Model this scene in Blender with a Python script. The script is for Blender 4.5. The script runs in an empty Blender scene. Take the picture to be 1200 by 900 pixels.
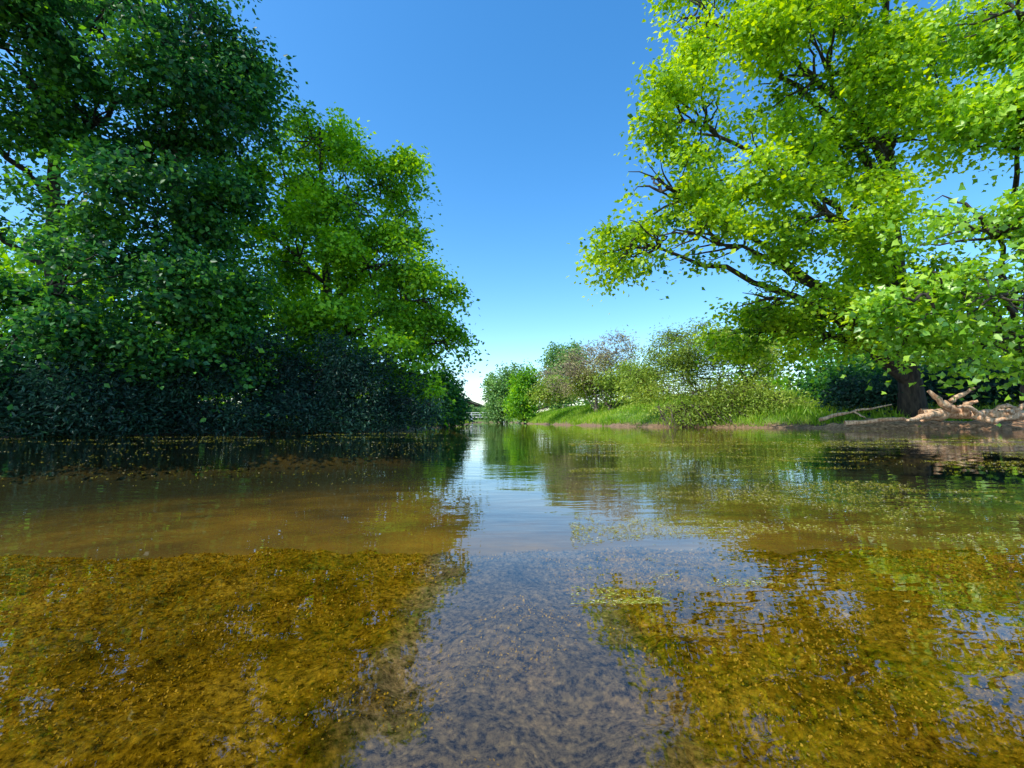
import bpy, math, numpy as np
from mathutils import Matrix, Vector, noise as mnoise

S = bpy.context.scene
S.view_settings.view_transform = 'Standard'
S.view_settings.look = 'None'
S.view_settings.exposure = 0

# ------------------------------------------------------------------ camera
H = 0.45
cam_d = bpy.data.cameras.new("camera")
cam = bpy.data.objects.new("camera", cam_d)
S.collection.objects.link(cam)
cam_d.lens = 16.0
cam_d.sensor_width = 36.0
cam_d.clip_start = 0.02
cam_d.clip_end = 3000
CM = Matrix.Rotation(math.radians(94.6), 4, 'X') @ Matrix.Rotation(math.radians(-0.4), 4, 'Z')
CM.translation = (0, 0, H)
cam.matrix_world = CM
S.camera = cam
F = 1200 * 16 / 36.0
R3 = np.array(CM.to_3x3())

def W(px, py, d):
    v = R3 @ np.array([(px - 600) / F, -(py - 450) / F, -1.0])
    v = v / v[1] * d
    return np.array([v[0], v[1], v[2] + H])

# ------------------------------------------------------------------ world + sun
SUN = Vector((-0.53, -0.34, 0.80)).normalized()
w = bpy.data.worlds.new("World"); S.world = w; w.use_nodes = True
nt = w.node_tree; nt.nodes.clear()
sky = nt.nodes.new("ShaderNodeTexSky"); sky.sky_type = 'NISHITA'; sky.sun_disc = False
sky.sun_elevation = math.asin(SUN.z)
sky.sun_rotation = math.atan2(SUN.x, SUN.y)
sky.air_density = 1.0; sky.dust_density = 0.6; sky.ozone_density = 2.0
hs = nt.nodes.new("ShaderNodeHueSaturation"); hs.inputs['Saturation'].default_value = 1.34; hs.inputs['Value'].default_value = 2.0
hs.inputs['Hue'].default_value = 0.497
bg = nt.nodes.new("ShaderNodeBackground"); bg.inputs[1].default_value = 0.15
out = nt.nodes.new("ShaderNodeOutputWorld")
nt.links.new(sky.outputs[0], hs.inputs['Color']); nt.links.new(hs.outputs[0], bg.inputs[0]); nt.links.new(bg.outputs[0], out.inputs[0])
sd = bpy.data.lights.new("sun", 'SUN'); sd.energy = 5.0; sd.angle = math.radians(0.5); sd.color = (1.0, 0.95, 0.84)
so = bpy.data.objects.new("sun", sd); S.collection.objects.link(so)
so.rotation_euler = SUN.to_track_quat('Z', 'Y').to_euler()

# ------------------------------------------------------------------ helpers
def new_mat(name):
    m = bpy.data.materials.new(name); m.use_nodes = True
    m.node_tree.nodes.clear()
    return m, m.node_tree

def N(t, typ, **kw):
    n = t.nodes.new(typ)
    for k, v in kw.items():
        setattr(n, k, v)
    return n

def ramp(t, stops):
    r = t.nodes.new("ShaderNodeValToRGB")
    e = r.color_ramp.elements
    while len(e) < len(stops): e.new(0.5)
    for i, (p, c) in enumerate(stops):
        e[i].position = p; e[i].color = (c[0], c[1], c[2], 1)
    return r

def leaf_mat(name, stops, transl=0.45, gloss=0.06, tcol=1.0, k=1.0, hue=0.475):
    stops = [(p, tuple(min(0.8, q * k) for q in c)) for p, c in stops]
    m, t = new_mat(name)
    a = N(t, "ShaderNodeAttribute", attribute_name="tint")
    r = ramp(t, stops)
    t.links.new(a.outputs['Fac'], r.inputs[0])
    d = N(t, "ShaderNodeBsdfDiffuse"); tr = N(t, "ShaderNodeBsdfTranslucent")
    t.links.new(r.outputs[0], d.inputs[0])
    hsv = N(t, "ShaderNodeHueSaturation"); hsv.inputs['Hue'].default_value = hue; hsv.inputs['Value'].default_value = 1.35 * tcol
    hsv.inputs['Saturation'].default_value = 1.1
    t.links.new(r.outputs[0], hsv.inputs['Color']); t.links.new(hsv.outputs[0], tr.inputs[0])
    mx = N(t, "ShaderNodeMixShader"); mx.inputs[0].default_value = transl
    t.links.new(d.outputs[0], mx.inputs[1]); t.links.new(tr.outputs[0], mx.inputs[2])
    g = N(t, "ShaderNodeBsdfGlossy"); g.inputs['Roughness'].default_value = 0.42; g.inputs[0].default_value = (0.9, 0.95, 0.9, 1)
    m2 = N(t, "ShaderNodeMixShader"); m2.inputs[0].default_value = gloss
    t.links.new(mx.outputs[0], m2.inputs[1]); t.links.new(g.outputs[0], m2.inputs[2])
    o = N(t, "ShaderNodeOutputMaterial"); t.links.new(m2.outputs[0], o.inputs[0])
    return m

def bark_mat(name, c1, c2, scale=9):
    m, t = new_mat(name)
    tc = N(t, "ShaderNodeTexCoord"); mp = N(t, "ShaderNodeMapping"); mp.inputs['Scale'].default_value = (1, 1, 0.25)
    t.links.new(tc.outputs['Object'], mp.inputs[0])
    n = N(t, "ShaderNodeTexNoise"); n.inputs['Scale'].default_value = scale; n.inputs['Detail'].default_value = 6
    t.links.new(mp.outputs[0], n.inputs['Vector'])
    r = ramp(t, [(0.35, c1), (0.65, c2)]); t.links.new(n.outputs[0], r.inputs[0])
    b = N(t, "ShaderNodeBump"); b.inputs['Strength'].default_value = 0.7; b.inputs['Distance'].default_value = 0.03
    t.links.new(n.outputs[0], b.inputs['Height'])
    d = N(t, "ShaderNodeBsdfPrincipled"); d.inputs['Roughness'].default_value = 0.9
    t.links.new(r.outputs[0], d.inputs['Base Color']); t.links.new(b.outputs[0], d.inputs['Normal'])
    o = N(t, "ShaderNodeOutputMaterial"); t.links.new(d.outputs[0], o.inputs[0])
    return m

def raw_mesh(name, V, F_idx, loop_tot, mat, tint=None, parent=None, smooth=False):
    me = bpy.data.meshes.new(name)
    nl = len(F_idx); nf = len(loop_tot)
    me.vertices.add(len(V)); me.vertices.foreach_set("co", np.ascontiguousarray(V, dtype=np.float32).ravel())
    me.loops.add(nl); me.loops.foreach_set("vertex_index", np.ascontiguousarray(F_idx, dtype=np.int32))
    me.polygons.add(nf)
    ls = np.concatenate([[0], np.cumsum(loop_tot)[:-1]]).astype(np.int32)
    me.polygons.foreach_set("loop_start", ls)
    me.polygons.foreach_set("loop_total", np.ascontiguousarray(loop_tot, dtype=np.int32))
    if smooth: me.polygons.foreach_set("use_smooth", np.ones(nf, dtype=bool))
    me.update(calc_edges=True)
    if tint is not None:
        at = me.attributes.new("tint", 'FLOAT', 'POINT'); at.data.foreach_set("value", np.ascontiguousarray(tint, dtype=np.float32))
    me.materials.append(mat)
    ob = bpy.data.objects.new(name, me); S.collection.objects.link(ob)
    if parent is not None: ob.parent = parent
    return ob

def norm(a):
    return a / np.maximum(np.linalg.norm(a, axis=-1, keepdims=True), 1e-9)

KITE = (np.array([[0, 0, 0], [-0.36, 0.42, 0.10], [0, 1.0, -0.06], [0.36, 0.42, 0.10]]), [[0, 2, 1], [0, 3, 2]])
SLIM = (np.array([[0, 0, 0], [-0.17, 0.45, 0.05], [0, 1.0, -0.08], [0.17, 0.45, 0.05]]), [[0, 2, 1], [0, 3, 2]])
MAPLE = (np.array([[0, 0, 0], [-0.50, 0.38, 0.10], [-0.26, 0.52, 0.02], [0, 1.0, -0.14],
                   [0.26, 0.52, 0.02], [0.50, 0.38, 0.10]]), [[0, 2, 1], [0, 4, 3, 2], [0, 5, 4]])

def leaves(name, C, Nn, D, size, tint, mat, tmpl, parent=None):
    tv, tf = tmpl
    D = norm(D - Nn * np.sum(D * Nn, axis=1, keepdims=True))
    T = np.cross(D, Nn)
    K = len(tv); M = len(C)
    V = C[:, None, :] + size[:, None, None] * (tv[None, :, 0, None] * T[:, None, :] + tv[None, :, 1, None] * D[:, None, :] + tv[None, :, 2, None] * Nn[:, None, :])
    V = V.reshape(-1, 3)
    fi = np.concatenate([np.array(f) for f in tf])
    idx = (np.arange(M)[:, None] * K + fi[None, :]).ravel()
    lt = np.tile(np.array([len(f) for f in tf]), M)
    return raw_mesh(name, V, idx, lt, mat, np.repeat(tint, K), parent)

def tube_geo(P, R, sides):
    M, n, _ = P.shape
    T = norm(np.gradient(P, axis=1))
    ref = np.where(np.abs(T[..., 2:3]) > 0.9, np.array([1.0, 0, 0]), np.array([0, 0, 1.0]))
    U = norm(np.cross(T, ref)); Vv = np.cross(T, U)
    a = np.arange(sides) * 2 * np.pi / sides
    ring = P[:, :, None, :] + R[:, :, None, None] * (np.cos(a)[None, None, :, None] * U[:, :, None, :] + np.sin(a)[None, None, :, None] * Vv[:, :, None, :])
    V = ring.reshape(-1, 3)
    m, i, s = np.meshgrid(np.arange(M), np.arange(n - 1), np.arange(sides), indexing='ij')
    s2 = (s + 1) % sides
    base = m * n * sides
    q = np.stack([base + i * sides + s, base + i * sides + s2, base + (i + 1) * sides + s2, base + (i + 1) * sides + s], -1).reshape(-1, 4)
    return V, q

def merge_tubes(name, groups, mat, parent=None):
    Vs, Qs, off = [], [], 0
    for P, R, s in groups:
        if len(P) == 0: continue
        V, q = tube_geo(P, R, s)
        Vs.append(V); Qs.append(q + off); off += len(V)
    V = np.concatenate(Vs); Q = np.concatenate(Qs)
    return raw_mesh(name, V, Q.ravel(), np.full(len(Q), 4), mat, None, parent, smooth=True)

def bez(A, C, B, n):
    t = np.linspace(0, 1, n)[:, None]
    return (1 - t) ** 2 * A + 2 * t * (1 - t) * C + t ** 2 * B

def empty(name, loc=(0, 0, 0)):
    e = bpy.data.objects.new(name, None); S.collection.objects.link(e)
    return e

def LB(px, py, d, rx, rz, ry):
    """lobe: centre, radii in metres"""
    c = W(px, py, d)
    return (c, np.array([rx * d / F, ry, rz * d / F]))

def make_tree(name, base, top, r0, lobes, nclump, lpc, ls, lmat, bmat, spray=0.5, tmpl=KITE, gap=-0.15, seed=1, nsub=9, bend=0.6,
              shell=0.42, twig=0.012, tw_frac=0.5, flat=0.45, stems=1, rnd=0.55, tuft=0, tsz=0.42, limb=0.42):
    rng = np.random.default_rng(seed)
    root = empty(name)
    base = np.array(base, float); top = np.array(top, float)
    groups = []
    trunks = []
    for s in range(stems):
        b = base + (rng.normal(0, 0.5, 3) * [1, 0.6, 0] if s else 0)
        tp = top + (rng.normal(0, 1.0, 3) * [1.5, 1, 0.4] if s else 0)
        mid = (b + tp) / 2 + rng.normal(0, bend, 3) * [1, 1, 0.2]
        tr = bez(b, mid, tp, 14); tr[1:-1] += rng.normal(0, 0.06, (12, 3))
        rr = np.linspace(1, 0.22, 14) * r0 * (1 if s == 0 else 0.6); rr[0] *= 1.5; rr[1] *= 1.12
        tr[0, 2] -= 0.5
        trunks.append(tr)
        groups.append((tr[None], rr[None], 9))
    limbs, LR, subs, SR = [], [], [], []
    samples = []
    vols = np.array([np.prod(l[1]) ** 0.72 for l in lobes]); share = vols / vols.sum()
    CP, CT, CC = [], [], []
    for li, (c, r) in enumerate(lobes):
        tr = trunks[rng.integers(len(trunks))]
        hd = np.linalg.norm(tr[:, :2] - c[:2], axis=1)
        want = c[2] - 0.45 * hd
        k = int(np.argmin(np.abs(tr[:, 2] - want) + 0.3 * rng.random(len(tr)))); k = max(1, k)
        A = tr[k]
        ctrl = (A + c) / 2 + np.array([0, 0, 0.18 * np.linalg.norm(c - A)]) + rng.normal(0, 0.35, 3)
        L = bez(A, ctrl, c, 14); L[1:-1] += rng.normal(0, 0.09, (12, 3))
        lr = r0 * (limb - 0.2 * k / len(tr))
        limbs.append(L); LR.append(np.linspace(lr, 0.035, 14))
        ends = []
        nb_ = tuft if tuft else nsub
        dl = np.linalg.norm(L - c, axis=1)
        okk = np.where(dl < 1.15 * max(r[0], r[2]))[0]
        for j in range(nb_):
            dv = norm(rng.normal(0, 1, 3)); e = c + r * dv * rng.uniform(0.55, 0.88)
            ends.append(e)
            # leave the limb at a point behind the tip, nearest to the end
            near_i = okk[np.argmin(np.linalg.norm(L[okk] - e, axis=1))]
            st = L[max(okk[0], near_i - rng.integers(0, 3))]
            ct = (st + e) / 2 + rng.normal(0, 0.28, 3) + [0, 0, 0.15]
            sb = bez(st, ct, e, 7); sb[1:-1] += rng.normal(0, 0.045, (5, 3))
            subs.append(sb); SR.append(np.linspace(0.05, 0.012, 7) * (r0 / 0.35) ** 0.5)
            samples.append(sb[2:])
        n = max(3, int(nclump * share[li]))
        dv = norm(rng.normal(0, 1, (n, 3)))
        rad = rng.random(n) ** shell
        if tuft:
            ends = np.array(ends); which = rng.integers(0, tuft, n)
            tb = rng.normal(0, 0.16, tuft)
            rr_ = r * tsz * rng.uniform(0.7, 1.3, (tuft, 1)); rr_[:, 2] *= 0.62
            cc_ = ends[which]
            p = cc_ + dv * rad[:, None] * rr_[which]
            base_t = tb[which]
        else:
            rad *= 1 + 0.16 * np.sin(dv[:, 0] * 5 + li) * np.cos(dv[:, 2] * 6 + 2 * li)
            p = c + dv * rad[:, None] * r
            cc_ = np.repeat(c[None], n, 0); base_t = np.zeros(n)
        nv = np.array([mnoise.noise(Vector(q * 0.42 + seed * 7.3)) + 0.6 * mnoise.noise(Vector(q * 1.1 + seed * 3.1)) for q in p])
        kp = nv > gap
        CP.append(p[kp]); CT.append((nv + base_t * 1.6)[kp]); CC.append(cc_[kp])
    samples = np.concatenate(samples)
    CP = np.concatenate(CP); CT = np.concatenate(CT); CC = np.concatenate(CC)
    ok = CP[:, 2] > 0.12
    CP, CT, CC = CP[ok], CT[ok], CC[ok]
    groups.append((np.array(limbs), np.array(LR), 7))
    groups.append((np.array(subs), np.array(SR), 5))
    tw = CP[rng.random(len(CP)) < tw_frac]
    if len(tw):
        near = np.empty_like(tw)
        for i in range(0, len(tw), 500):
            dd = ((tw[i:i + 500, None, :] - samples[None]) ** 2).sum(-1)
            near[i:i + 500] = samples[dd.argmin(1)]
        dd = tw - near
        ln = np.linalg.norm(dd, axis=1, keepdims=True)
        near = np.where(ln > 1.8, tw - dd / ln * 1.8, near)
        mid = (tw + near) / 2 + rng.normal(0, 0.08, tw.shape) + [0, 0, 0.06]
        P = np.stack([near, mid, tw + (tw - near) * 0.12], 1)
        groups.append((P, np.tile(np.array([twig, twig * 0.7, twig * 0.35]), (len(tw), 1)), 3))
    merge_tubes("trunk", groups, bmat, root)
    # leaves
    M = len(CP); n = M * lpc
    off = rng.normal(0, 1, (M, lpc, 3)) * spray * np.array([1, 1, flat]) * rng.uniform(0.6, 1.25, (M, 1, 1))
    tilt = rng.normal(0, 0.28, (M, 1, 2))
    off[..., 2] += (off[..., :2] * tilt).sum(-1) - 0.25 * (off[..., :2] ** 2).sum(-1) / max(spray, 0.1)
    C = (CP[:, None, :] + off).reshape(-1, 3)
    outw = norm(CP - CC)
    up = np.array([0, 0, 1.0]) * 0.55 + 0.45 * outw
    Nn = norm(np.repeat(up, lpc, 0) + rng.normal(0, rnd, (n, 3)))
    D = off.reshape(-1, 3) * [1, 1, 0] / spray + rng.normal(0, 0.6, (n, 3)) + [0, 0, -0.5]
    size = ls * rng.uniform(0.55, 1.3, n)
    tint = np.clip(0.5 + 0.35 * np.repeat(CT, lpc) + np.repeat(rng.normal(0, 0.12, M), lpc) + rng.normal(0, 0.12, n), 0, 1)
    okl = C[:, 2] > 0.03
    leaves("foliage", C[okl], Nn[okl], D[okl], size[okl], tint[okl], lmat, tmpl, root)
    return root

def vnoise(x, y, seed):
    rng = np.random.default_rng(seed); G = rng.random((256, 256))
    xi = np.floor(x).astype(int); yi = np.floor(y).astype(int)
    fx = x - xi; fy = y - yi; fx = fx * fx * (3 - 2 * fx); fy = fy * fy * (3 - 2 * fy)
    a = G[xi % 256, yi % 256]; b = G[(xi + 1) % 256, yi % 256]; c = G[xi % 256, (yi + 1) % 256]; d = G[(xi + 1) % 256, (yi + 1) % 256]
    return (a * (1 - fx) + b * fx) * (1 - fy) + (c * (1 - fx) + d * fx) * fy

def fbm(x, y, seed, o=4):
    s = 0; a = 0.5; tot = 0
    for i in range(o):
        s = s + a * vnoise(x * 2 ** i + 13.7 * i, y * 2 ** i + 5.1 * i, seed + i); tot += a; a *= 0.5
    return s / tot

# ------------------------------------------------------------------ ground
POLY = np.array([(-30, -40), (-26, 0), (-24, 12), (-21, 17.2), (-14, 18.6), (-8, 20.2), (-5.6, 24), (-4.9, 32), (-5.2, 48), (-7, 80), (-10, 118),
                 (-7, 122), (-1, 120), (1.0, 85), (2.2, 60), (4.6, 44), (6.3, 35), (8.6, 28), (12.5, 23.5), (17, 20.8), (22, 18.8), (27, 13), (30, 0), (34, -40)], float)

def sdist(x, y):
    """positive on land, negative in water"""
    best = np.full(x.shape, 1e9); inside = np.zeros(x.shape, bool)
    n = len(POLY)
    for i in range(n):
        a = POLY[i]; b = POLY[(i + 1) % n]
        ab = b - a; t = np.clip(((x - a[0]) * ab[0] + (y - a[1]) * ab[1]) / (ab @ ab), 0, 1)
        dd = np.hypot(x - a[0] - t * ab[0], y - a[1] - t * ab[1]); best = np.minimum(best, dd)
        c = ((a[1] > y) != (b[1] > y))
        xx = (b[0] - a[0]) * (y - a[1]) / (b[1] - a[1] + 1e-12) + a[0]
        inside ^= c & (x < xx)
    return np.where(inside, -best, best)

def gheight(x, y):
    s = sdist(x, y) + 0.9 * (fbm(x * 0.5, y * 0.5, 5) - 0.5)
    right = (x > 0) & (y > 20)
    hb = np.where(right, 1.7 + 0.8 * np.clip((y - 26) / 8, 0, 1), 0.75)
    ww = np.where(right, 4.0, 2.2)
    up = hb * (1 - np.exp(-np.maximum(s, 0) / ww)) + 0.5 * (fbm(x * 0.12, y * 0.12, 9) - 0.4) * np.clip(s / 4, 0, 1)
    far = np.clip((np.hypot(x, y) - 120) / 600, 0, 1) * 8
    deep = 0.50 + 0.075 * np.clip(np.hypot(x, y) - 2.5, 0, 14) + 0.14 * (fbm(x * 0.4, y * 0.4, 3) - 0.5)
    dn = -np.minimum(np.maximum(-s, 0) * 0.35, deep)
    return np.where(s > 0, up + far, dn) + 0.03 * (fbm(x * 2, y * 2, 2) - 0.5)

def grid(name, X, Y, Z, mat):
    ny, nx = X.shape
    V = np.stack([X, Y, Z], -1).reshape(-1, 3)
    i, j = np.meshgrid(np.arange(ny - 1), np.arange(nx - 1), indexing='ij')
    q = np.stack([i * nx + j, i * nx + j + 1, (i + 1) * nx + j + 1, (i + 1) * nx + j], -1).reshape(-1, 4)
    return raw_mesh(name, V, q.ravel(), np.full(len(q), 4), mat, None, None, smooth=True)

# ground material: grass above, soil near waterline, river mud below
gm, t = new_mat("ground_mat")
geo = N(t, "ShaderNodeNewGeometry"); sep = N(t, "ShaderNodeSeparateXYZ"); t.links.new(geo.outputs['Position'], sep.inputs[0])
n1 = N(t, "ShaderNodeTexNoise"); n1.inputs['Scale'].default_value = 0.9; n1.inputs['Detail'].default_value = 8; t.links.new(geo.outputs['Position'], n1.inputs['Vector'])
n2 = N(t, "ShaderNodeTexNoise"); n2.inputs['Scale'].default_value = 6; n2.inputs['Detail'].default_value = 6; t.links.new(geo.outputs['Position'], n2.inputs['Vector'])
gr = ramp(t, [(0.3, (0.05, 0.10, 0.012)), (0.7, (0.16, 0.26, 0.03))]); t.links.new(n1.outputs[0], gr.inputs[0])
sr = ramp(t, [(0.3, (0.10, 0.06, 0.03)), (0.7, (0.28, 0.18, 0.10))]); t.links.new(n2.outputs[0], sr.inputs[0])
mr = ramp(t, [(0.3, (0.12, 0.075, 0.006)), (0.5, (0.24, 0.15, 0.010)), (0.7, (0.38, 0.24, 0.018))]); t.links.new(n1.outputs[0], mr.inputs[0])
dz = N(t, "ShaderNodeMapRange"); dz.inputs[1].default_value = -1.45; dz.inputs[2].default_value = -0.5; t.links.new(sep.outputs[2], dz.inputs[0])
mD = N(t, "ShaderNodeMixRGB"); mD.inputs[1].default_value = (0.026, 0.030, 0.005, 1); t.links.new(dz.outputs[0], mD.inputs[0]); t.links.new(mr.outputs[0], mD.inputs[2])  # mud colour darkens with depth, standing in for light absorbed by the water
zr1 = N(t, "ShaderNodeMapRange"); zr1.inputs[1].default_value = 0.15; zr1.inputs[2].default_value = 0.35; t.links.new(sep.outputs[2], zr1.inputs[0])
zr2 = N(t, "ShaderNodeMapRange"); zr2.inputs[1].default_value = -0.12; zr2.inputs[2].default_value = 0.0; t.links.new(sep.outputs[2], zr2.inputs[0])
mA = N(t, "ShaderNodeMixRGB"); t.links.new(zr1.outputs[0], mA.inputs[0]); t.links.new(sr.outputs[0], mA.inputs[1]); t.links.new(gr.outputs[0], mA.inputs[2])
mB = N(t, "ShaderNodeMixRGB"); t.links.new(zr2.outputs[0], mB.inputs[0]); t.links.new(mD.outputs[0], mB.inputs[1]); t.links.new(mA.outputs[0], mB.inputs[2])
bp = N(t, "ShaderNodeBump"); bp.inputs['Strength'].default_value = 0.5; bp.inputs['Distance'].default_value = 0.05; t.links.new(n2.outputs[0], bp.inputs['Height'])
pb = N(t, "ShaderNodeBsdfPrincipled"); pb.inputs['Roughness'].default_value = 0.95; t.links.new(mB.outputs[0], pb.inputs['Base Color']); t.links.new(bp.outputs[0], pb.inputs['Normal'])
o = N(t, "ShaderNodeOutputMaterial"); t.links.new(pb.outputs[0], o.inputs[0])

u = np.linspace(-1, 1, 420)
gx = 10.8 * np.sinh(5 * u); gy = 10.8 * np.sinh(5 * u) + 20
X, Y = np.meshgrid(gx, gy)
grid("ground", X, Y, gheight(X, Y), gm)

# ------------------------------------------------------------------ shallow river bed shelf
def sky_reflection_band(x, y):  # grey sky reflection painted into the bed colour as a gravel strip
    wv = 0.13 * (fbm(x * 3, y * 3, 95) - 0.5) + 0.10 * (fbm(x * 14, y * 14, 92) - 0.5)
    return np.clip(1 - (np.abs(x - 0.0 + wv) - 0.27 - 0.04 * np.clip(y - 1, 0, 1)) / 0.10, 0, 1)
bm_, t = new_mat("river_bed_mat")
geo = N(t, "ShaderNodeNewGeometry")
na = N(t, "ShaderNodeTexNoise"); na.inputs['Scale'].default_value = 3.2; na.inputs['Detail'].default_value = 8; na.inputs['Roughness'].default_value = 0.7
nb = N(t, "ShaderNodeTexNoise"); nb.inputs['Scale'].default_value = 46; nb.inputs['Detail'].default_value = 10; nb.inputs['Roughness'].default_value = 0.8
nc = N(t, "ShaderNodeTexVoronoi"); nc.inputs['Scale'].default_value = 75
for n_ in (na, nb, nc): t.links.new(geo.outputs['Position'], n_.inputs['Vector'])
ra = ramp(t, [(0.34, (0.20, 0.145, 0.007)), (0.5, (0.55, 0.37, 0.018)), (0.66, (0.86, 0.60, 0.06))]); t.links.new(na.outputs[0], ra.inputs[0])
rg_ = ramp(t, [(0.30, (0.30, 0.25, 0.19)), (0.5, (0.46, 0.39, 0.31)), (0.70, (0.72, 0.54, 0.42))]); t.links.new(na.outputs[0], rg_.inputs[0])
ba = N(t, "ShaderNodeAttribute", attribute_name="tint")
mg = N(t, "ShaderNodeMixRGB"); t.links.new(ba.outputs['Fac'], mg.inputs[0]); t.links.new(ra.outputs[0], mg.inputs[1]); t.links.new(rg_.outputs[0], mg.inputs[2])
rb = ramp(t, [(0.40, (0.14, 0.13, 0.10)), (0.5, (0.85, 0.85, 0.8)), (0.60, (1.5, 1.45, 1.3))]); t.links.new(nb.outputs[0], rb.inputs[0])
mm = N(t, "ShaderNodeMixRGB", blend_type='MULTIPLY'); mm.inputs[0].default_value = 1; t.links.new(mg.outputs[0], mm.inputs[1]); t.links.new(rb.outputs[0], mm.inputs[2])
rc = ramp(t, [(0.0, (1.15, 1.15, 1.15)), (0.6, (0.6, 0.6, 0.6))]); t.links.new(nc.outputs['Distance'], rc.inputs[0])
m3 = N(t, "ShaderNodeMixRGB", blend_type='MULTIPLY'); m3.inputs[0].default_value = 0.7; t.links.new(mm.outputs[0], m3.inputs[1]); t.links.new(rc.outputs[0], m3.inputs[2])
bp = N(t, "ShaderNodeBump"); bp.inputs['Strength'].default_value = 1.0; bp.inputs['Distance'].default_value = 0.03; t.links.new(nb.outputs[0], bp.inputs['Height'])
pb = N(t, "ShaderNodeBsdfDiffuse"); t.links.new(m3.outputs[0], pb.inputs[0]); t.links.new(bp.outputs[0], pb.inputs['Normal'])
o = N(t, "ShaderNodeOutputMaterial"); t.links.new(pb.outputs[0], o.inputs[0])

EDGE = 2.12
def edge(x): return EDGE + 0.05 * (fbm(x * 0.9, x * 0 + 1, 31) - 0.5) + 0.03 * (fbm(x * 9, x * 0 + 2, 33) - 0.5)
def shelf_z(x, y): return -0.14 + 0.08 * (fbm(x * 2.2, y * 2.2, 41) - 0.5) + 0.06 * (fbm(x * 9, y * 9, 44, 4) - 0.5)
bx = 2.0 * np.sinh(3.1 * np.linspace(-1, 1, 900))
ty = np.concatenate([np.linspace(0, 1, 300)])
X, Tt = np.meshgrid(bx, ty)
Ye = edge(X)
Y = -3 + (Ye + 3) * Tt ** 0.6
Z = shelf_z(X, Y)
lipY = np.stack([Ye[0] + 0.02, Ye[0] + 0.05, Ye[0] + 0.07]); lipZ = np.stack([Z[-1] - 0.02, Z[-1] - 0.10, np.full(len(bx), -1.1)])
XA = np.concatenate([X, np.repeat(bx[None], 3, 0)]); YA = np.concatenate([Y, lipY])
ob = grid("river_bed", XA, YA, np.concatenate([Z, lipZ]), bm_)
at = ob.data.attributes.new("tint", 'FLOAT', 'POINT'); at.data.foreach_set("value", sky_reflection_band(XA, YA).astype(np.float32).ravel() * 0.8)

rng = np.random.default_rng(77)
na_ = 170000
yy = 0.3 + (EDGE - 0.3) * rng.random(na_) ** 0.75
xx = rng.uniform(-1, 1, na_) * (yy * 1.35 + 0.3)
kp = fbm(xx * 5, yy * 5, 51) + 0.35 * rng.random(na_) - 0.25 * sky_reflection_band(xx, yy) > 0.64
xx, yy = xx[kp], yy[kp]; zz = shelf_z(xx, yy)
C = np.stack([xx, yy, zz - 0.001], -1); n = len(C)
alg = leaf_mat("algae_mat", [(0.0, (0.18, 0.13, 0.008)), (0.5, (0.48, 0.33, 0.02)), (1.0, (0.78, 0.56, 0.10))], 0.35, 0.0, hue=0.5)
leaves("algae", C, norm(rng.normal(0, 0.8, (n, 3)) + [0, 0, 0.5]), rng.normal(0, 1, (n, 3)) + [0, 0, 0.5], (0.003 + 0.005 * rng.random(n)) * (0.6 + 0.5 * yy),
       np.clip(fbm(xx * 4, yy * 4, 61) + rng.normal(0, 0.2, n), 0, 1), alg, KITE)

# ------------------------------------------------------------------ water
wm, t = new_mat("water_mat")
geo = N(t, "ShaderNodeNewGeometry")
mp = N(t, "ShaderNodeMapping"); mp.inputs['Scale'].default_value = (0.7, 1.1, 1); t.links.new(geo.outputs['Position'], mp.inputs[0])
mp2 = N(t, "ShaderNodeMapping"); mp2.inputs['Scale'].default_value = (0.55, 1.5, 1); t.links.new(geo.outputs['Position'], mp2.inputs[0])
w1 = N(t, "ShaderNodeTexNoise"); w1.inputs['Scale'].default_value = 1.2; w1.inputs['Detail'].default_value = 2
w2 = N(t, "ShaderNodeTexNoise"); w2.inputs['Scale'].default_value = 5.5; w2.inputs['Detail'].default_value = 2
w3 = N(t, "ShaderNodeTexNoise"); w3.inputs['Scale'].default_value = 0.35; w3.inputs['Detail'].default_value = 1
for n_, m_ in ((w1, mp), (w2, mp2), (w3, mp)): t.links.new(m_.outputs[0], n_.inputs['Vector'])
msk = N(t, "ShaderNodeMapRange"); msk.inputs[1].default_value = 0.40; msk.inputs[2].default_value = 0.62; msk.inputs[3].default_value = 0.25; msk.inputs[4].default_value = 1.0
t.links.new(w3.outputs[0], msk.inputs[0])
k2 = N(t, "ShaderNodeMath", operation='MULTIPLY'); t.links.new(w2.outputs[0], k2.inputs[0]); t.links.new(msk.outputs[0], k2.inputs[1])
k3 = N(t, "ShaderNodeMath", operation='MULTIPLY'); t.links.new(k2.outputs[0], k3.inputs[0]); k3.inputs[1].default_value = 0.45
k4 = N(t, "ShaderNodeMath", operation='ADD'); t.links.new(w1.outputs[0], k4.inputs[0]); t.links.new(k3.outputs[0], k4.inputs[1])
bp = N(t, "ShaderNodeBump"); bp.inputs['Strength'].default_value = 1.0; bp.inputs['Distance'].default_value = 0.006; t.links.new(k4.outputs[0], bp.inputs['Height'])
fr = N(t, "ShaderNodeFresnel"); fr.inputs[0].default_value = 1.58; t.links.new(bp.outputs[0], fr.inputs['Normal'])
tr = N(t, "ShaderNodeBsdfTransparent"); tr.inputs[0].default_value = (0.98, 0.94, 0.78, 1)
gl = N(t, "ShaderNodeBsdfGlossy"); gl.inputs['Roughness'].default_value = 0.01; gl.inputs[0].default_value = (1, 1, 1, 1); t.links.new(bp.outputs[0], gl.inputs['Normal'])
mx = N(t, "ShaderNodeMixShader"); t.links.new(fr.outputs[0], mx.inputs[0]); t.links.new(tr.outputs[0], mx.inputs[1]); t.links.new(gl.outputs[0], mx.inputs[2])
o = N(t, "ShaderNodeOutputMaterial"); t.links.new(mx.outputs[0], o.inputs[0])
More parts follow.
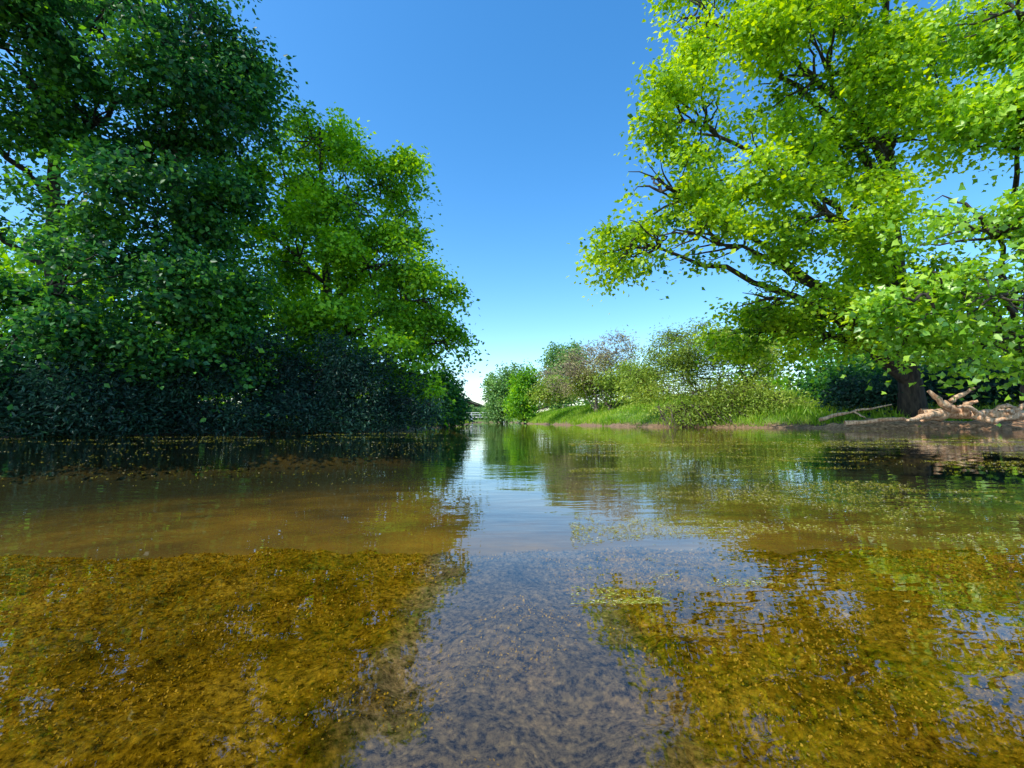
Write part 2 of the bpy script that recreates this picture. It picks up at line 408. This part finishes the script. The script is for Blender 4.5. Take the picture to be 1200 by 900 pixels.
X, Y = np.meshgrid(np.linspace(-36, 36, 3), np.linspace(-40, 126, 3))
grid("water", X, Y, np.zeros_like(X), wm)

# ------------------------------------------------------------------ leaf / bark materials
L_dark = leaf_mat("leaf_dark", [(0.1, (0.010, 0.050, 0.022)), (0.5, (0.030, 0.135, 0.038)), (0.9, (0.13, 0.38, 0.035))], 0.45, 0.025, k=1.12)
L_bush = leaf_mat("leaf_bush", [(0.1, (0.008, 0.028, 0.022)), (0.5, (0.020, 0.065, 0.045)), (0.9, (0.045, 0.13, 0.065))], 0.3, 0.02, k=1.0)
L_mid = leaf_mat("leaf_mid", [(0.1, (0.020, 0.08, 0.012)), (0.5, (0.10, 0.27, 0.016)), (0.9, (0.30, 0.52, 0.022))], 0.48, 0.02, k=1.4)
L_bright = leaf_mat("leaf_bright", [(0.1, (0.030, 0.10, 0.010)), (0.5, (0.16, 0.31, 0.013)), (0.9, (0.40, 0.53, 0.025))], 0.5, 0.02, k=1.5)
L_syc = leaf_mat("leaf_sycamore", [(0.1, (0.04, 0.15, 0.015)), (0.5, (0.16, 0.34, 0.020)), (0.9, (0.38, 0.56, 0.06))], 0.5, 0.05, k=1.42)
L_willow = leaf_mat("leaf_willow", [(0.1, (0.09, 0.15, 0.03)), (0.5, (0.21, 0.32, 0.04)), (0.9, (0.38, 0.46, 0.08))], 0.4, 0.02, k=1.3)
L_brown = leaf_mat("leaf_bud", [(0.1, (0.16, 0.13, 0.09)), (0.5, (0.28, 0.24, 0.13)), (0.9, (0.32, 0.36, 0.10))], 0.3, 0.02, k=1.4)
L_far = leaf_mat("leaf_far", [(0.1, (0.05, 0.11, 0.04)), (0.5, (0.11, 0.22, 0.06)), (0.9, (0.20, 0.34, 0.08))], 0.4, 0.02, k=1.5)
B_dark = bark_mat("bark_dark", (0.018, 0.015, 0.012), (0.07, 0.055, 0.04))
B_mid = bark_mat("bark_mid", (0.04, 0.03, 0.022), (0.13, 0.10, 0.075))
B_pale = bark_mat("bark_pale", (0.12, 0.10, 0.08), (0.28, 0.23, 0.19))

def gb(px, d):
    p = W(px, 490, d); p[2] = gheight(np.array([p[0]]), np.array([p[1]]))[0]; return p

# left big dark trees
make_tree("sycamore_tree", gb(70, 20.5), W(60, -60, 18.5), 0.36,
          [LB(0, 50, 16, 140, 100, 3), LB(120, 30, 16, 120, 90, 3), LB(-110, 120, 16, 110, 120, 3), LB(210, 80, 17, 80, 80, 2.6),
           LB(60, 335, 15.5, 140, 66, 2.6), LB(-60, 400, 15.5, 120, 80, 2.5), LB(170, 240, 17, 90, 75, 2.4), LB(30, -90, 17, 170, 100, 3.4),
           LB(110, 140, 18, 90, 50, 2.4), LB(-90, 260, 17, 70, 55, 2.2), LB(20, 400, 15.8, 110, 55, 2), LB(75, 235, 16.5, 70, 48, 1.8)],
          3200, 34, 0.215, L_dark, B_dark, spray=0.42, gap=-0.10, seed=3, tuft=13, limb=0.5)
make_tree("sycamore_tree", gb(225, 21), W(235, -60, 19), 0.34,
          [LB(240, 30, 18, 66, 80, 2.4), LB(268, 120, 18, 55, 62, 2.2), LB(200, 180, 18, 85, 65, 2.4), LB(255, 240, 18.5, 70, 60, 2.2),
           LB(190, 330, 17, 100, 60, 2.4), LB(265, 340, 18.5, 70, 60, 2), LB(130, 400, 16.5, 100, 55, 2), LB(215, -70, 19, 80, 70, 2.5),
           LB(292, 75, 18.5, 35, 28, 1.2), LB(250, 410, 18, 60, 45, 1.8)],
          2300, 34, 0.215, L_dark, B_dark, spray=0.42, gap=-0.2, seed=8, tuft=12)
# mid-left bright alder
make_tree("alder_tree", gb(385, 24), W(375, 150, 23), 0.34,
          [LB(365, 165, 23, 58, 46, 2), LB(322, 215, 22.5, 52, 60, 2), LB(410, 235, 22.5, 66, 60, 2.2), LB(457, 212, 23, 40, 44, 1.6),
           LB(350, 300, 22, 77, 60, 2.6), LB(440, 310, 22, 72, 62, 2.4), LB(496, 350, 23, 46, 54, 1.8), LB(518, 400, 23.5, 36, 42, 1.6),
           LB(420, 385, 21.5, 82, 52, 2.4), LB(330, 385, 21.5, 72, 52, 2.2), LB(490, 440, 22.5, 50, 42, 1.8), LB(472, 268, 23.5, 34, 34, 1.2)],
          2900, 30, 0.215, L_mid, B_dark, spray=0.40, gap=-0.16, seed=12, tuft=14, tsz=0.37)
# dark bushes along left waterline
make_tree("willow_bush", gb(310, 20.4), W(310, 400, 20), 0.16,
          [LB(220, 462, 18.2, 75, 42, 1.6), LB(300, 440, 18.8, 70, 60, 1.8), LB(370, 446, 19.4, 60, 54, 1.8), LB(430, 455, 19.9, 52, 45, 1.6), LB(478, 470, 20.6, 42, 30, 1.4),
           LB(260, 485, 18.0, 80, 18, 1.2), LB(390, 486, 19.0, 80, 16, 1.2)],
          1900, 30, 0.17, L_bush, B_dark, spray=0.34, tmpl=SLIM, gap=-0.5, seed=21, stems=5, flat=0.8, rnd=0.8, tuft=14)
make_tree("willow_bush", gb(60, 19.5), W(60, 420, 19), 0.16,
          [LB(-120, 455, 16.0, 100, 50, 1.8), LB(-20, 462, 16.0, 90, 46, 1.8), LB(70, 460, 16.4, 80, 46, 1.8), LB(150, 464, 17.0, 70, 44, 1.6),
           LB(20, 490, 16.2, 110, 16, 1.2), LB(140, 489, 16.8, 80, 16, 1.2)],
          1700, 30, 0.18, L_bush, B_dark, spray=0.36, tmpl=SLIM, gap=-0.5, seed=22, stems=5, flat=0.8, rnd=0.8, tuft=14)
make_tree("hawthorn_tree", gb(522, 33), W(525, 450, 33), 0.16,
          [LB(515, 460, 33, 22, 34, 1.6), LB(533, 476, 36, 14, 24, 1.2)], 420, 26, 0.24, L_dark, B_dark, spray=0.4, gap=-0.5, seed=23)
# backing trees on the left
bl = []
rg = np.random.default_rng(5)
for px in range(-260, 500, 55):
    bl.append(LB(px + rg.uniform(-15, 15), rg.uniform(320, 400), 31 + rg.uniform(-2, 3), 58, 80, 2.4))
    bl.append(LB(px + rg.uniform(-15, 15), 460, 29 + rg.uniform(-1, 2), 50, 45, 2.0))
make_tree("hedgerow", gb(150, 31), W(150, 400, 31), 0.2, bl, 2100, 16, 0.44, L_mid, B_dark, spray=0.6, gap=-0.7, seed=31, tw_frac=0.05, stems=9, rnd=0.9)

# right big tree
make_tree("maple_tree", gb(1070, 21.5), W(1040, -20, 18), 0.44,
          [LB(855, 45, 16.5, 82, 68, 2.4), LB(800, 140, 16.5, 62, 60, 2.2), LB(775, 225, 16.5, 58, 48, 2), LB(738, 290, 16.5, 52, 38, 1.7),
           LB(820, 275, 16, 66, 36, 2), LB(890, 190, 16.5, 85, 66, 2.6), LB(945, 80, 16.5, 100, 80, 2.8), LB(965, 250, 16, 95, 56, 2.4),
           LB(915, 350, 17.5, 80, 24, 1.8), LB(1040, 160, 17, 95, 85, 2.8), LB(845, -60, 17, 80, 60, 2.4), LB(985, -70, 17, 120, 80, 3),
           LB(1090, 50, 18, 95, 95, 3), LB(1050, 330, 17.5, 85, 50, 2.2), LB(812, 20, 17, 34, 36, 1.4), LB(880, 390, 20, 60, 34, 1.8), LB(970, 395, 20, 60, 34, 1.8)],
          3900, 32, 0.20, L_bright, B_dark, spray=0.37, tmpl=KITE, gap=-0.07, seed=41, tuft=15, tsz=0.36, limb=0.55)
# near sycamore on the right
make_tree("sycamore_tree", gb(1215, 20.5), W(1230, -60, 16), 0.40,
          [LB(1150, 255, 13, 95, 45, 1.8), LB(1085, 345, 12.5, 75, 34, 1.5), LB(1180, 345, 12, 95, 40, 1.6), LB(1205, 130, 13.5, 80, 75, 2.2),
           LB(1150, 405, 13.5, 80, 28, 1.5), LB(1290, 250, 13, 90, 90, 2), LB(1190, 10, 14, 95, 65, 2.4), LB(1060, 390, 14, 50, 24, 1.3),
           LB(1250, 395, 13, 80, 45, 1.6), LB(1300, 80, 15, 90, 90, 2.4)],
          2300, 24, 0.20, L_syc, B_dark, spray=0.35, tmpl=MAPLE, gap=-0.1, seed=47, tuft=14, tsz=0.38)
# right pale willow scrub
make_tree("goat_willow_bush", gb(835, 28), W(850, 430, 28), 0.13,
          [LB(775, 425, 28, 40, 34, 1.8), LB(820, 400, 27.5, 50, 34, 1.8), LB(870, 425, 27, 46, 38, 1.8), LB(815, 458, 26.8, 50, 26, 1.6), LB(870, 462, 26, 40, 24, 1.4), LB(748, 448, 29, 26, 24, 1.5),
           LB(800, 482, 26, 40, 12, 1.0), LB(910, 474, 25.4, 40, 16, 1.2)],
          1600, 26, 0.19, L_willow, B_mid, spray=0.38, tmpl=SLIM, gap=-0.4, seed=51, stems=7, nsub=12, twig=0.018, tw_frac=1.0, flat=0.8, rnd=0.9, tuft=15)
make_tree("budding_tree", gb(700, 42), W(700, 430, 42), 0.12,
          [LB(690, 425, 42, 38, 24, 2), LB(722, 413, 41, 32, 24, 1.8), LB(664, 440, 43, 28, 22, 1.8)],
          700, 14, 0.22, L_brown, B_pale, spray=0.5, tmpl=SLIM, gap=-0.5, seed=52, stems=5, nsub=18, twig=0.03, tw_frac=1.0, flat=0.8, rnd=0.9, tuft=22, tsz=0.3)
make_tree("hawthorn_tree", gb(715, 40), W(715, 450, 40), 0.13,
          [LB(652, 455, 48, 28, 14, 2), LB(690, 450, 43, 32, 16, 2), LB(735, 445, 39, 32, 20, 2)],
          700, 24, 0.22, L_willow, B_mid, spray=0.45, gap=-0.5, seed=53, stems=4, flat=0.8, rnd=0.9, tuft=9)
# distant round trees by the water
make_tree("hawthorn_tree", gb(616, 66), W(616, 440, 66), 0.2, [LB(617, 450, 66, 18, 25, 1.9), LB(612, 472, 66, 19, 20, 1.9)], 500, 20, 0.34, L_mid, B_dark, spray=0.45, gap=-0.8, seed=61, flat=0.9, rnd=0.9)
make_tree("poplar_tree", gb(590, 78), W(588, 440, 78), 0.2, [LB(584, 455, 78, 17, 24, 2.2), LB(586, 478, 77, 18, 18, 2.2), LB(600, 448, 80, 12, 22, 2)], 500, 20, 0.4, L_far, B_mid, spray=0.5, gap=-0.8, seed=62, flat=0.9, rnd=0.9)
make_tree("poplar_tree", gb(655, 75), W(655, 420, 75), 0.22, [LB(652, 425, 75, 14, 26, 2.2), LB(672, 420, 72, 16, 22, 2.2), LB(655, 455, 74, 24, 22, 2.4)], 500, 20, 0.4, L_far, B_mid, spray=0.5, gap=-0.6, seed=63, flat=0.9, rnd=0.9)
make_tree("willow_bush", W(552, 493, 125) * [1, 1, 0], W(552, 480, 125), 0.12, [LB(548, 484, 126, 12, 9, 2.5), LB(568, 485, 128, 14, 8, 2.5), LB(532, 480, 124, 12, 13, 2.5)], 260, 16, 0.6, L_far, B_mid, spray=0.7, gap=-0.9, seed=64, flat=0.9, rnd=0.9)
# under-storey at right
rb_ = []
for px in range(985, 1400, 42):
    rb_.append(LB(px, 445 + rg.uniform(-12, 12), 26 + rg.uniform(-1.5, 2), 42, 34, 1.9))
make_tree("hazel_bush", gb(1080, 26), W(1080, 440, 26), 0.18, rb_, 1400, 24, 0.25, L_dark, B_dark, spray=0.5, gap=-0.5, seed=71, stems=9, flat=0.8, rnd=0.9)
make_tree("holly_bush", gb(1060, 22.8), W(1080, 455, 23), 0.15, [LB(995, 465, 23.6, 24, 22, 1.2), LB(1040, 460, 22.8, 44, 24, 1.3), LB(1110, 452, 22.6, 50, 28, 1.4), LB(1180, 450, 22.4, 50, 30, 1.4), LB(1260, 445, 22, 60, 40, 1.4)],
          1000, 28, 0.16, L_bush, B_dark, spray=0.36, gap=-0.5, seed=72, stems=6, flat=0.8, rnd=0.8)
rb2 = []
for px in range(890, 1500, 50):
    rb2.append(LB(px, 395 + rg.uniform(-25, 20), 38 + rg.uniform(-2, 3), 48, 50 if px > 980 else 30, 2.6))
    rb2.append(LB(px, 455, 38 + rg.uniform(-2, 3), 40, 26, 2.6))
make_tree("hedgerow", gb(1100, 38), W(1100, 400, 38), 0.22, rb2, 1700, 18, 0.42, L_mid, B_dark, spray=0.65, gap=-0.6, seed=73, stems=7, tw_frac=0.05, rnd=0.9)

# distant treeline
fl = []
for k in range(110):
    ang = math.radians(-80 + 160 * k / 109); R = 175 + rg.uniform(-18, 30)
    c = np.array([R * math.sin(ang), R * math.cos(ang) * 0.9 + 20, 3.0 + rg.uniform(-1, 1)])
    hgt = 4.5 if abs(ang) < 0.2 else 8
    fl.append((c, np.array([7.5, 4, hgt * rg.uniform(0.6, 0.95)])))
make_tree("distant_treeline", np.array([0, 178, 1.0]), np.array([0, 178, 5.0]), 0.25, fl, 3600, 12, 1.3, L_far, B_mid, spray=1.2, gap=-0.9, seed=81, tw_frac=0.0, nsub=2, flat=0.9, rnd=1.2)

# ------------------------------------------------------------------ grass on the banks
rng = np.random.default_rng(99)
n = 260000
gxx = np.concatenate([rng.uniform(0, 30, n // 2), rng.uniform(-34, 34, n // 2)]); gyy = np.concatenate([rng.uniform(20, 75, n // 2), 14 + 70 * rng.random(n // 2) ** 1.6])
s = sdist(gxx, gyy); kp = (s > 0.15) & (s < 9) & (fbm(gxx * 0.8, gyy * 0.8, 15) + 0.25 * rng.random(n) > 0.40) & ~((gxx < -5) & (gyy < 27))
gxx, gyy, s = gxx[kp], gyy[kp], s[kp]; n = len(gxx)
C = np.stack([gxx, gyy, gheight(gxx, gyy) - 0.02], -1)
L_grass = leaf_mat("grass_blade", [(0.0, (0.06, 0.16, 0.012)), (0.5, (0.24, 0.45, 0.025)), (1.0, (0.52, 0.60, 0.10))], 0.5, 0.02)
BL = (np.array([[-0.06, 0, 0], [0.06, 0, 0], [0.045, 0.6, 0.03], [0, 1.0, 0.14], [-0.045, 0.6, 0.03]]), [[0, 1, 2, 4], [4, 2, 3]])
leaves("grass", C, norm(rng.normal(0, 1, (n, 3)) * [1, 1, 0.2]), rng.normal(0, 0.4, (n, 3)) + [0, 0, 1], rng.uniform(0.18, 0.5, n) * (0.5 + 0.8 * vnoise(gxx * 0.6, gyy * 0.6, 4)),
       np.clip(fbm(gxx * 0.7, gyy * 0.7, 16) * 1.3 - 0.15 + rng.normal(0, 0.17, n), 0, 1), L_grass, BL)

# ------------------------------------------------------------------ beach + driftwood
bt, t = new_mat("gravel_mat")
geo = N(t, "ShaderNodeNewGeometry")
n2 = N(t, "ShaderNodeTexNoise"); n2.inputs['Scale'].default_value = 7; n2.inputs['Detail'].default_value = 9; n2.inputs['Roughness'].default_value = 0.7; t.links.new(geo.outputs['Position'], n2.inputs['Vector'])
sr = ramp(t, [(0.35, (0.16, 0.08, 0.04)), (0.65, (0.72, 0.42, 0.24))]); t.links.new(n2.outputs[0], sr.inputs[0])
bp = N(t, "ShaderNodeBump"); bp.inputs['Distance'].default_value = 0.08; t.links.new(n2.outputs[0], bp.inputs['Height'])
pb = N(t, "ShaderNodeBsdfDiffuse"); t.links.new(sr.outputs[0], pb.inputs[0]); t.links.new(bp.outputs[0], pb.inputs['Normal'])
o = N(t, "ShaderNodeOutputMaterial"); t.links.new(pb.outputs[0], o.inputs[0])
X, Y = np.meshgrid(np.linspace(12, 27, 150), np.linspace(-2.4, 2.6, 60))
cy = np.interp(X, [12, 17, 22, 27], [22.3, 19.6, 17.5, 14.2])
e = np.clip(1 - (Y / 2.2) ** 2, -1, 1) * np.clip((X - 13) / 2.5, -1, 1)
Z = -0.25 + 0.60 * np.clip(e, -1, 1) * (0.6 + 0.8 * fbm(X * 0.8, Y * 0.8, 18)) + 0.22 * (fbm(X * 3, Y * 3, 19) - 0.5)
grid("gravel_beach", X, Y + cy, Z, bt)

DW = bark_mat("driftwood_mat", (0.40, 0.20, 0.10), (0.82, 0.58, 0.38), 14)
def driftwood(specs, k=1.0):
    root = empty("driftwood"); P, R = [], []
    for pts, r0, r1 in specs:
        pts = [W(*p) for p in pts]
        a = np.array(pts); tt = np.linspace(0, len(a) - 1, 12)
        q = np.stack([np.interp(tt, np.arange(len(a)), a[:, i]) for i in range(3)], 1)
        q[1:-1] = (q[:-2] + 2 * q[1:-1] + q[2:]) / 4; q[1:-1] += rng.normal(0, 0.02, (10, 3))
        P.append(q); R.append(k * np.linspace(r0, r1, 12) * (1 + 0.12 * rng.normal(0, 1, 12)))
    merge_tubes("roots", [(np.array(P), np.array(R), 8)], DW, root)
driftwood([([(1080, 487, 17.4), (1120, 484, 17.2), (1160, 487, 17), (1225, 486, 16.6)], 0.22, 0.14),
           ([(1120, 483, 17.2), (1104, 472, 17), (1088, 458, 17)], 0.17, 0.05),
           ([(1110, 482, 17.2), (1118, 466, 17.2), (1142, 455, 17)], 0.14, 0.04),
           ([(1132, 484, 17), (1130, 474, 16.8), (1146, 470, 16.6)], 0.12, 0.05),
           ([(1100, 484, 17), (1080, 489, 16.6), (1062, 494, 16.2)], 0.14, 0.04),
           ([(1160, 486, 17), (1176, 474, 16.8), (1194, 478, 16.8)], 0.12, 0.04),
           ([(1140, 487, 16.8), (1160, 494, 16.4), (1185, 490, 16.2)], 0.12, 0.05),
           ([(1150, 487, 16.8), (1138, 478, 16.5), (1120, 476, 16.3)], 0.09, 0.03),
           ([(1190, 487, 16.8), (1182, 480, 16.5), (1170, 481, 16.3)], 0.08, 0.03),
           ([(1180, 487, 16.8), (1200, 475, 16.6), (1218, 466, 16.6)], 0.11, 0.04)], 1.1)
driftwood([([(960, 492, 21.8), (1000, 482, 21.4), (1045, 474, 21)], 0.09, 0.03), ([(1000, 482, 21.4), (1015, 490, 20.8)], 0.05, 0.03),
           ([(990, 496, 18.6), (1050, 491, 18.2), (1080, 493, 18)], 0.09, 0.05)])
# exposed tangle of roots under the willow scrub
P, R = [], []
root = empty("exposed_roots")
for k in range(45):
    a = W(rng.uniform(765, 880), rng.uniform(474, 484), rng.uniform(25.5, 27)); b = a + rng.normal(0, 0.6, 3) * [1, 0.6, 0]; b[2] = rng.uniform(-0.1, 0.3)
    b[1] -= 0.8
    P.append(bez(a, (a + b) / 2 + rng.normal(0, 0.2, 3), b, 7)); R.append(np.linspace(0.035, 0.015, 7))
merge_tubes("roots", [(np.array(P), np.array(R), 5)], B_mid, root)

# ------------------------------------------------------------------ floating weed and debris
n = 130000
d = 1.15 + 9.0 * rng.random(n) ** 1.5
xx = d * rng.uniform(0.12, 1.25, n)
v = fbm(xx * 1.1 + 0.5 * d, d * 2.6, 71, 4) + 0.55 * (fbm(xx * 9, d * 14, 72, 3) - 0.5) + 0.16 * rng.random(n)
v -= 0.16 * np.exp(-((d - 1.15) / 0.5) ** 2) + 0.12 * np.clip(0.5 - xx / d, 0, 1)
kp = v > 0.665
m2_ = 26000
x2 = rng.uniform(-20, 20, m2_); d2 = rng.uniform(3, 18, m2_); k2_ = (fbm(x2 * 0.6, d2 * 1.1, 73) + 0.16 * rng.random(m2_) > 0.64) & ((np.abs(x2 / d2) > 0.12) | (rng.random(m2_) < 0.15))
xx = np.concatenate([xx[kp], x2[k2_]]); d = np.concatenate([d[kp], d2[k2_]]); n = len(xx)
C = np.stack([xx, d, np.full(n, 0.003)], -1)
L_weed = leaf_mat("weed_mat", [(0.0, (0.10, 0.13, 0.012)), (0.5, (0.32, 0.35, 0.03)), (0.85, (0.55, 0.54, 0.10)), (1.0, (0.7, 0.68, 0.5))], 0.3, 0.03)
ang = rng.normal(0.4, 0.7, n)
leaves("floating_weed", C, norm(rng.normal(0, 0.08, (n, 3)) + [0, 0, 1]), np.stack([np.cos(ang), np.sin(ang), ang * 0], -1), rng.uniform(0.005, 0.024, n) * (0.5 + d * 0.12), rng.random(n), L_weed, SLIM)

# ------------------------------------------------------------------ distant footbridge
root = empty("footbridge")
wmat = bark_mat("painted_timber", (0.55, 0.55, 0.52), (0.75, 0.75, 0.72), 5)
def box(nm, c, s):
    x, y, z = s[0] / 2, s[1] / 2, s[2] / 2
    V = np.array([[i * x, j * y, k * z] for i in (-1, 1) for j in (-1, 1) for k in (-1, 1)]) + c
    Q = np.array([[0, 1, 3, 2], [4, 6, 7, 5], [0, 4, 5, 1], [2, 3, 7, 6], [0, 2, 6, 4], [1, 5, 7, 3]])
    raw_mesh(nm, V, Q.ravel(), np.full(6, 4), wmat, None, root)
cx, cyb = -6.0, 112.0
box("deck", np.array([cx, cyb, 1.3]), (16, 1.6, 0.25))
for sgn in (-1, 1):
    box("handrail", np.array([cx, cyb + sgn * 0.85, 2.45]), (16, 0.1, 0.12))
    box("midrail", np.array([cx, cyb + sgn * 0.85, 1.95]), (16, 0.08, 0.1))
    for k in range(9):
        box("post", np.array([cx - 7.9 + k * 1.97, cyb + sgn * 0.95, 1.9]), (0.12, 0.1, 1.2))
for k in (-4, 4):
    box("pier", np.array([cx + k, cyb, 0.3]), (0.6, 1.3, 1.75))
print("done")
